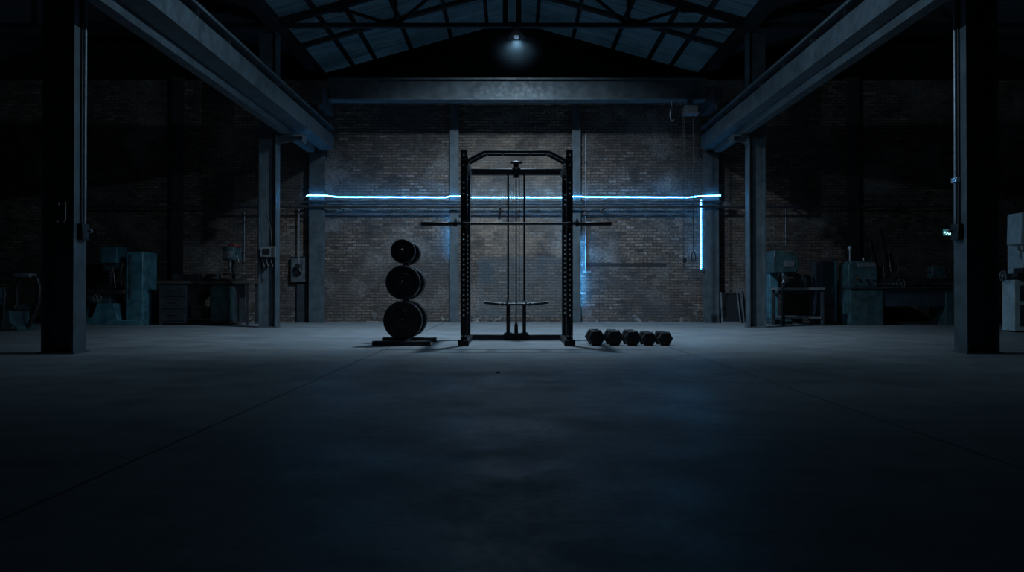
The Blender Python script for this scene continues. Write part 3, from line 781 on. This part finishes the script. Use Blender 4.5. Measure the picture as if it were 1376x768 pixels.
# leaning frame on the right
fr = thing('leaning_sheet', (X(982, 15.3), 15.26, 0), 'dark rectangular panel with pale side rails leaning on the brick', 'panel')
def tilt(o, a): o.rotation_euler = (a, 0, 0); return o
a_ = -.28
tilt(MB().box(-.17, .17, .0, .02, .03, .62).build('sheet', M['black'], fr), a_)
for s in (-1, 1):
    tilt(MB().bar((s * .19, .005, 0), (s * .165, .005, .66 if s < 0 else .72), .022, .03).build('side_rail', M['conduit'], fr), a_)
tilt(MB().box(-.17, .17, -.005, .02, .61, .64).build('top_rail', M['black'], fr), a_)
tilt(MB().box(-.18, .18, -.005, .02, .0, .03).build('bottom_rail', M['conduit'], fr), a_)
o = MB().box(-.045, .045, 0, .03, 0, .72).build('leaning_board', M['plateboard'], None, .003); o.location = (X(997.5, 15.4), 15.38, 0); o.rotation_euler = (-.24, 0, 0)
tag(o, 'narrow grey board leaning on the wall beside the dark panel', 'board')

# ------------------------------------------------------------------ machines in the aisles
def wheel(r, name, c, R_, axis, mat, w=.02, spokes=4):
    mb = MB(); n = 24; pts = []
    for k in range(n + 1):
        a = 2 * PI * k / n
        u, v = R_ * math.cos(a), R_ * math.sin(a)
        pts.append({'y': (c[0] + u, c[1], c[2] + v), 'x': (c[0], c[1] + u, c[2] + v)}[axis])
    mb.path(pts, w / 2, 8)
    for k in range(spokes):
        a = 2 * PI * k / spokes + .4; u, v = R_ * math.cos(a), R_ * math.sin(a)
        q = {'y': (c[0] + u, c[1], c[2] + v), 'x': (c[0], c[1] + u, c[2] + v)}[axis]
        mb.tube(c, q, w * .35, 6)
    mb.lathe([(w, -w), (w, w)], c, axis, 12)
    return mb.build(name, mat, r)

# 1 milling machine, left aisle (centre px ~157)
D = 14.6
m1 = thing('milling_machine', (X(157, D), D, 0), 'teal milling machine with tall column in the left aisle', 'machine')
MB().prism([(-.62, 0), (.62, 0), (.62, .09), (.18, .10), (.1, .42), (-.22, .42), (-.32, .16), (-.62, .10)], -.30, .32).build('base', M['teal'], m1, .01)
MB().box(.28, .62, -.22, .36, .09, 1.42).build('column', M['teal'], m1, .02)
MB().box(.36, .40, -.235, -.22, .5, 1.36).build('column_door_edge', M['teal_dark'], m1)
MB().prism([(-.38, .42), (.02, .42), (.02, .60), (-.44, .60)], -.28, .2).build('knee', M['teal_dark'], m1, .01)
MB().box(-.72, .30, -.34, .02, .60, .68).box(-.72, .30, -.32, -.30, .62, .645).build('table', M['greasy'], m1, .006)
MB().box(-.18, .56, -.12, .22, 1.06, 1.22).build('overarm', M['teal_dark'], m1, .01)
MB().box(-.22, .10, -.2, .2, 1.20, 1.52).build('motor_head', M['teal'], m1, .015)
MB().lathe([(.02, .70), (.03, .74), (.06, .80), (.07, .98), (.085, 1.0), (.085, 1.2)], (-.12, -.02, 0), 'z', 20).build('spindle', M['greasy'], m1)
MB().box(-.30, -.06, -.2, .0, .68, .80).build('vise', M['greasy'], m1, .008)
wheel(m1, 'hand_wheel', (-.78, -.16, .64), .10, 'x', M['bare'])
wheel(m1, 'hand_wheel', (-.18, -.37, .52), .08, 'y', M['bare'])
MB().path([(.02, -.2, 1.12), (.08, -.26, .95), (.12, -.28, .72)], .012).build('feed_lever', M['bare'], m1)
MB().path([(.22, -.2, 1.2), (.20, -.25, 1.0), (.22, -.25, .76)], .016).build('hose', M['cable'], m1)
MB().box(-.66, -.46, -.3, 0, .10, .46).build('coolant_tank', M['teal_dark'], m1, .01)

# 2 far left power saw
D = 12.5
m2 = thing('power_hacksaw', (X(26, D), D, 0), 'dark old power saw with curved arm at the left edge', 'machine')
MB().prism([(-.50, 0), (.14, 0), (.14, .05), (.02, .14), (.0, .34), (-.50, .34)], -.25, .25).build('base', M['teal_dark'], m2, .01)
MB().box(-.10, -.075, -.27, -.24, .05, .72).build('front_post', M['bare'], m2)
MB().box(-.55, .06, -.2, .2, .34, .42).build('bed', M['greasy'], m2, .01)
MB().path([(-.05, 0, .42), (-.06, 0, .7), (.02, 0, .88), (.18, 0, .92), (.30, 0, .86), (.34, 0, .70), (.32, 0, .45), (.22, 0, .2), (.16, 0, .06)], .035, 12).build('curved_arm', M['greasy'], m2)
MB().box(-.06, .24, -.1, .1, .88, .95).build('motor_cover', M['boxgrey'], m2, .02)
MB().lathe([(.02, -.12), (.11, -.1), (.12, -.04), (.12, .04), (.05, .06)], (-.36, 0, .60), 'y', 22).build('drive_wheel', M['teal_dark'], m2)
MB().box(-.52, -.30, -.14, .14, .42, .66).build('gear_case', M['navy'], m2, .02)
MB().bar((-.10, -.26, .02), (.10, -.3, .05), .03, .02).build('foot_pedal', M['bare'], m2)

# 3 workbench, left aisle
D = 14.75
wb = thing('workbench', (X(283, D), D, 0), 'dark steel workbench against the back wall of the left aisle', 'workbench')
MB().box(-.92, .88, -.32, .32, .80, .86).build('worktop', M['wood'], wb, .006)
cb = MB().box(-.88, -.36, -.28, .30, .03, .80).build('cabinet', M['navy'], wb, .006)
for k in range(3):
    dd = MB().box(-.86, -.38, -.295, -.28, .08 + k * .24, .29 + k * .24).build('drawer', M['steel_dark'], wb)
    MB().box(-.69, -.55, -.315, -.295, .20 + k * .24, .22 + k * .24).build('drawer_handle', M['bare'], dd)
cb2 = MB().box(.10, .58, -.28, .30, .03, .80).build('cabinet', M['steel_dark'], wb, .006)
dr = MB().box(.12, .56, -.295, -.28, .08, .74).build('cabinet_door', M['teal_dark'], wb)
MB().box(.50, .52, -.315, -.295, .40, .52).build('door_handle', M['bare'], dr)
for xx in (-.88, .80): MB().box(xx, xx + .05, -.3, -.25, 0, .80).build('leg', M['steel_dark'], wb)
MB().box(.80, .85, .25, .3, 0, .80).build('leg', M['steel_dark'], wb)
MB().box(-.36, .10, -.26, .28, .10, .13).build('lower_shelf', M['steel_dark'], wb)
for k, (xx, lb) in enumerate(((-.23, 'small crate on the shelf under the workbench'), (-.03, 'round can on the shelf under the workbench'))):
    if k == 0: o = MB().box(-.09, .09, -.12, .12, 0, .22).box(-.1, .1, -.13, .13, .18, .24).build('crate', M['wood'], None, .004)
    else: o = MB().lathe([(.07, 0), (.075, .01), (.075, .2), (.078, .21), (.07, .22)], (0, 0, 0), 'z', 20).build('paint_can', M['greasy'])
    o.location = (X(283, D) + xx, D - .05, .13); tag(o, lb, 'crate' if k == 0 else 'can')
bd = thing('bench_drill', (X(312, D), D, .86), 'bench drill with a green gear head standing on the workbench', 'drill')
MB().box(-.16, .16, -.18, .16, 0, .05).build('base', M['greasy'], bd, .01)
MB().tube((0, .08, .05), (0, .08, .62), .035, 16).build('column', M['greasy'], bd)
MB().box(-.115, .115, -.22, .2, .40, .66).build('gear_head', M['teal_dark'], bd, .02)
MB().box(-.09, .09, -.235, -.22, .44, .58).build('front_cover', M['boxgrey'], bd, .01)
MB().box(-.05, .10, -.08, .2, .66, .74).build('belt_cover', M['red'], bd, .02)
MB().lathe([(.008, .18), (.012, .24), (.028, .26), (.028, .34), (.035, .36), (.035, .40)], (0, -.12, 0), 'z', 16).build('chuck', M['bare'], bd)
MB().box(-.12, .12, -.2, .06, .12, .145).build('drill_table', M['greasy'], bd, .006)
for k in range(3):
    a = k * 2 * PI / 3 + .5
    MB().tube((.12, -.05, .50), (.15, -.05 + .14 * math.cos(a), .50 + .14 * math.sin(a)), .008).build('feed_handle', M['bare'], bd)
vs = thing('bench_vise', (X(297, D), D - .22, .86), 'small vise with bright jaws on the workbench left of the drill', 'vise')
MB().box(-.06, .06, -.06, .06, 0, .04).build('base', M['greasy'], vs, .006)
MB().box(-.05, .05, .0, .09, .04, .12).build('fixed_jaw', M['greasy'], vs, .006)
MB().box(-.05, .05, -.08, -.02, .04, .12).build('sliding_jaw', M['bare'], vs, .006)
MB().tube((0, -.14, .06), (0, .04, .06), .012).build('screw', M['bare'], vs)
MB().tube((-.07, -.14, .06), (.07, -.14, .06), .007).build('handle', M['bare'], vs)
tb = thing('tool_box', (X(252, D), D, .86), 'low dark tool box lying on the left half of the workbench', 'tool box')
MB().box(-.26, .26, -.12, .12, 0, .09).build('box_body', M['steel_dark'], tb, .008)
MB().prism([(-.26, .09), (.26, .09), (.22, .13), (-.22, .13)], -.12, .12).build('lid', M['steel_dark'], tb, .004)
MB().path([(-.08, 0, .13), (-.07, 0, .165), (.07, 0, .165), (.08, 0, .13)], .009).build('handle', M['bare'], tb)

# 4 drilling machine + frame table, right aisle
D = 14.95
dm = thing('drilling_machine', (X(1040, D), D, 0), 'tall teal pedestal drilling machine beside the farther right column', 'drill')
MB().box(-.14, .26, -.28, .25, 0, .10).build('base', M['teal_dark'], dm, .015)
MB().box(-.09, .10, .0, .22, .10, 1.40).build('column', M['teal'], dm, .02)
MB().prism([(-.12, 1.02), (.33, 1.02), (.36, 1.10), (.36, 1.28), (.26, 1.42), (-.1, 1.46), (-.14, 1.3)], -.34, .22).build('gear_head', M['teal_dark'], dm, .02)
MB().box(.08, .28, -.36, -.34, 1.14, 1.25).build('name_plate', M['boxgrey'], dm, .004)
MB().lathe([(.015, .74), (.02, .80), (.045, .83), (.045, .92), (.06, .95), (.06, 1.02)], (.14, -.2, 0), 'z', 18).build('spindle', M['bare'], dm)
MB().box(-.02, .34, -.34, .0, .60, .64).build('work_table', M['greasy'], dm, .008)
MB().lathe([(.02, 0), (.05, .01), (.05, .06), (.02, .07)], (.08, -.40, .92), 'y', 18).build('feed_dial', M['bare'], dm)
for k in range(3):
    a = k * 2 * PI / 3
    MB().tube((.08, -.39, .92), (.08 + .16 * math.cos(a), -.41, .92 + .16 * math.sin(a)), .009).build('feed_handle', M['bare'], dm)
D = 14.30
ft = thing('steel_table', (X(1072, D), D, 0), 'open steel frame table with a low rail next to the drilling machine', 'table')
MB().box(-.42, .40, -.3, .3, .67, .72).build('table_top', M['boxgrey'], ft, .006)
for xx in (-.40, .34):
    for yy in (-.28, .24): MB().box(xx, xx + .05, yy, yy + .05, 0, .67).build('leg', M['steel_dark'], ft, .003)
MB().box(-.38, .36, -.28, -.24, .14, .18).build('lower_rail', M['boxgrey'], ft)
MB().box(-.38, .36, .24, .28, .14, .18).build('lower_rail', M['boxgrey'], ft)
for px, w, h, lb, nm, mt in ((1062, .16, .16, 'dark iron block on the open steel table nearest the drill', 'iron_block', 'greasy'), (1082, .12, .22, 'dark motor standing upright on the open steel table', 'electric_motor', 'greasy')):
    r = thing(nm, (X(px, D), D - .05, .72), lb, 'machine part')
    if nm == 'iron_block':
        MB().box(-w, w, -.1, .1, 0, h * .6).box(-w * .5, w * .5, -.08, .08, h * .6, h).build('casting', M[mt], r, .01)
    else:
        MB().lathe([(.06, .02), (.09, .03), (.09, .2), (.05, .24), (.02, .25)], (0, 0, 0), 'z', 20).build('housing', M[mt], r)
        MB().box(-.1, .1, -.08, .08, 0, .03).build('foot_plate', M['steel_dark'], r)

# 5 lathe
D = 14.55
lt = thing('metal_lathe', (X(1207, D), D, 0), 'long dark metal lathe on a cabinet base in the right aisle', 'lathe')
LW = 1.24; lt.scale = (.89, 1, 1)
MB().box(-1.2, -.50, -.30, .30, 0, .70).build('headstock_cabinet', M['teal_dark'], lt, .012)
MB().box(.86, 1.26, -.28, .28, 0, .70).build('tailstock_cabinet', M['teal_dark'], lt, .012)
MB().box(-.50, .86, -.26, .28, .36, .70).build('front_apron', M['navy'], lt, .006)
MB().box(-.50, .86, .0, .26, .0, .06).build('chip_tray', M['steel_dark'], lt)
MB().box(-1.22, LW, -.34, .34, .70, .735).build('drip_tray', M['steel_dark'], lt, .006)
MB().box(-.62, 1.24, -.14, .14, .735, .88).box(-.62, 1.24, -.14, -.08, .88, .905).box(-.62, 1.24, .08, .14, .88, .905).build('bed', M['greasy'], lt, .005)
MB().prism([(-1.2, .735), (-.58, .735), (-.58, 1.16), (-.66, 1.24), (-1.12, 1.24), (-1.2, 1.16)], -.22, .24).build('headstock', M['teal_dark'], lt, .015)
MB().box(-1.0, -.62, -.24, -.22, 1.13, 1.2).build('speed_plate', M['boxgrey'], lt)
for k, (xx, mt) in enumerate(((-1.02, 'red'), (-.86, 'bare'), (-.70, 'bare'))):
    MB().lathe([(.0, -.07), (.022, -.065), (.026, -.04), (.012, -.03), (.012, 0)], (xx, -.22, .90), 'y', 14).build('control_knob', M[mt], lt)
MB().lathe([(.03, 0), (.13, .005), (.13, .10), (.10, .115), (.04, .12)], (-.58, 0, 1.05), 'x', 28).build('chuck', M['greasy'], lt)
MB().box(-.2, .1, -.22, .18, .9, .96).box(-.12, .04, -.2, .1, .96, 1.05).build('carriage', M['greasy'], lt, .008)
wheel(lt, 'hand_wheel', (-.10, -.27, .80), .09, 'y', M['bare'])
MB().prism([(.66, .905), (1.06, .905), (.98, 1.0), (.98, 1.15), (.70, 1.15), (.70, 1.0)], -.1, .12).build('tailstock', M['teal_dark'], lt, .012)
MB().lathe([(.008, -.22), (.03, -.14), (.035, 0), (.035, .2)], (.76, 0, 1.06), 'x', 16).build('tailstock_quill', M['bare'], lt)
wheel(lt, 'hand_wheel', (1.06, 0, 1.06), .09, 'x', M['bare'])
MB().tube((-.55, -.2, .80), (1.2, -.2, .80), .013).build('lead_screw', M['bare'], lt)
MB().path([(-1.06, 0, 1.24), (-1.06, 0, 1.36), (-1.06, 0, 1.46)], .02).build('lamp_stem', M['conduit'], lt)
MB().lathe([(.01, 1.54), (.045, 1.535), (.05, 1.46), (.03, 1.45)], (-1.06, 0, 0), 'z', 16).build('lamp_head', M['conduit'], lt)
MB().lathe([(.035, 0), (.04, .02), (.03, .06), (.0, .07)], (-.76, 0, 1.24), 'z', 16).build('oil_cap', M['bare'], lt)
for px, lb in ((1222, 'round iron change gear lying on the tailstock end of the lathe'), (1237, 'second iron change gear leaning behind the lathe tailstock')):
    D2_ = D - .12
    o = MB(); n = 20
    poly = []
    for k in range(n * 2):
        a = 2 * PI * k / (n * 2); rr = .095 if k % 2 else .108
        poly.append((rr * math.cos(a), rr * math.sin(a)))
    o.prism(poly, -.02, .02).lathe([(.03, -.035), (.03, .035)], (0, 0, 0), 'y', 16)
    o = o.build('change_gear', M['greasy'], smooth=False); o.location = (X(px, D2_), D2_ - .12, .905 + (.108 - .02) - .15 + .0)
    o.location.z = .735 + .108; o.rotation_euler = (.12, .2, 0); tag(o, lb, 'gear', 'gears on the lathe')
cab = thing('tool_cabinet', (X(1109, 14.9), 14.95, 0), 'tall narrow grey cabinet with a teal edge left of the lathe', 'cabinet')
MB().box(-.15, .13, -.25, .25, .03, 1.24).build('body', M['navy'], cab, .006)
dd = MB().box(-.14, .08, -.27, -.25, .06, 1.21).build('door', M['steel_dark'], cab, .004)
MB().box(.04, .055, -.295, -.27, .58, .72).build('door_handle', M['bare'], dd)
MB().box(.09, .14, -.275, -.25, .03, 1.24).build('corner_strip', M['teal'], cab, .004)
MB().box(-.15, .13, -.23, .25, 0, .03).build('plinth', M['steel_dark'], cab)
for px, yt, dx, lb in ((1172, 320, .03, 'left one of three steel rods standing behind the lathe'), (1186, 306, .0, 'tallest of three steel rods standing behind the lathe'), (1197, 337, .02, 'shortest thick steel rod standing behind the lathe')):
    d = 15.42; zt = Z(yt, d)
    o = MB().tube((dx, -.25, 0), (0, 0.10, zt), .013 if px != 1197 else .022, 10).build('steel_rod', M['greasy']); o.location = (X(px, d), d, 0)
    tag(o, lb, 'rod', 'steel rods behind the lathe')

# 6 far right white machine
D = 12.1
wm = thing('milling_machine', (X(1380, D), D, 0), 'off white milling machine cut by the right edge of the picture', 'machine')
MB().box(-.44, .55, -.35, -.05, 0.02, .83).build('cabinet', M['white_m'], wm, .012)
MB().box(-.02, .50, -.05, .45, 0.02, .83).build('pedestal', M['white_m'], wm, .012)
MB().box(-.36, .30, -.362, -.35, .50, .74).build('upper_panel', M['navy'], wm, .004)
MB().box(-.36, .30, -.362, -.35, .10, .43).build('lower_panel', M['navy'], wm, .004)
MB().box(-.40, .53, -.33, -.06, 0, .025).build('plinth', M['steel_dark'], wm)
MB().box(-.46, .5, -.44, .1, .86, .93).box(-.30, .3, -.36, .1, .83, .86).build('work_table', M['greasy'], wm, .006)
MB().box(-.02, .40, .05, .45, .83, 1.92).build('column', M['white_m'], wm, .015)
MB().prism([(-.32, 1.40), (.02, 1.36), (.05, 1.92), (-.30, 1.90)], -.32, .02).build('head_cover', M['white_m'], wm, .015)
MB().box(.02, .34, -.30, .06, 1.44, 1.86).build('head_side_panel', M['teal_dark'], wm, .006)
MB().lathe([(.02, 1.10), (.035, 1.16), (.05, 1.2), (.05, 1.28), (.08, 1.32), (.09, 1.41)], (-.10, -.08, 0), 'z', 20).build('spindle', M['bare'], wm)
MB().box(-.30, .20, -.42, -.32, 1.06, 1.28).build('control_box', M['white_m'], wm, .01)
MB().box(-.26, -.06, -.43, -.42, 1.16, 1.22).build('display', M['navy'], wm)
MB().box(-.28, .05, -.30, -.08, .93, 1.02).build('vise', M['greasy'], wm, .01)
wheel(wm, 'hand_wheel', (-.52, -.2, .895), .08, 'x', M['bare'])

# ------------------------------------------------------------------ light
def spot(name, loc, power, col, size, blend, radius, aim=(0, 0, -1)):
    l = bpy.data.lights.new(name, 'SPOT'); l.energy = power; l.color = col; l.spot_size = math.radians(size); l.spot_blend = blend; l.shadow_soft_size = radius
    o = bpy.data.objects.new(name, l); COL.objects.link(o); o.location = loc
    o.rotation_euler = Vector(aim).to_track_quat('-Z', 'Y').to_euler(); return o
spot('nave_lamp_light', (0.05, 10.3, 5.68), 1800, (.57, .79, 1.0), 124, 1.0, .10, (0, 2.3, -5.4))
spot('nave_wide_fill_light', (0.05, 8.2, 5.9), 115, (.50, .77, 1.0), 150, .8, .12)  # unseen fill, added to soften the falloff and light columns and plate fronts
for sx in (-1, 1):
    spot('beam_wash_fill', (0.05, 8.0, 4.0), 215, (.50, .77, 1.0), 128, 1.0, .06, (sx * 3.8, .3, -.1))  # added spots with no fixture, brighten beam sides and column faces
pl = bpy.data.lights.new('truss_lamp_light', 'SPOT'); pl.energy = 36; pl.color = (.6, .82, 1.0); pl.spot_size = math.radians(160); pl.spot_blend = .5; pl.shadow_soft_size = .05
po = bpy.data.objects.new('truss_lamp_light', pl); COL.objects.link(po); po.location = (X(694, 13.2), 13.2, 5.12)

w = bpy.data.worlds.new('World'); S.world = w; w.use_nodes = True
bg = w.node_tree.nodes.get('Background') or w.node_tree.nodes.new('ShaderNodeBackground')
bg.inputs[0].default_value = (.10, .27, .46, 1); bg.inputs[1].default_value = .30

# ------------------------------------------------------------------ camera
cd = bpy.data.cameras.new('camera'); cd.sensor_width = 36; cd.lens = F / 1376 * 36; cd.clip_end = 100; cd.clip_start = .05
co_ = bpy.data.objects.new('camera', cd); COL.objects.link(co_)
co_.location = (0, 0, H); co_.rotation_euler = (math.radians(90.5), 0, 0)
S.camera = co_
S.view_settings.view_transform = 'Standard'; S.view_settings.look = 'None'
S.view_settings.exposure = 0; S.view_settings.gamma = 1; S.view_settings.use_curve_mapping = False
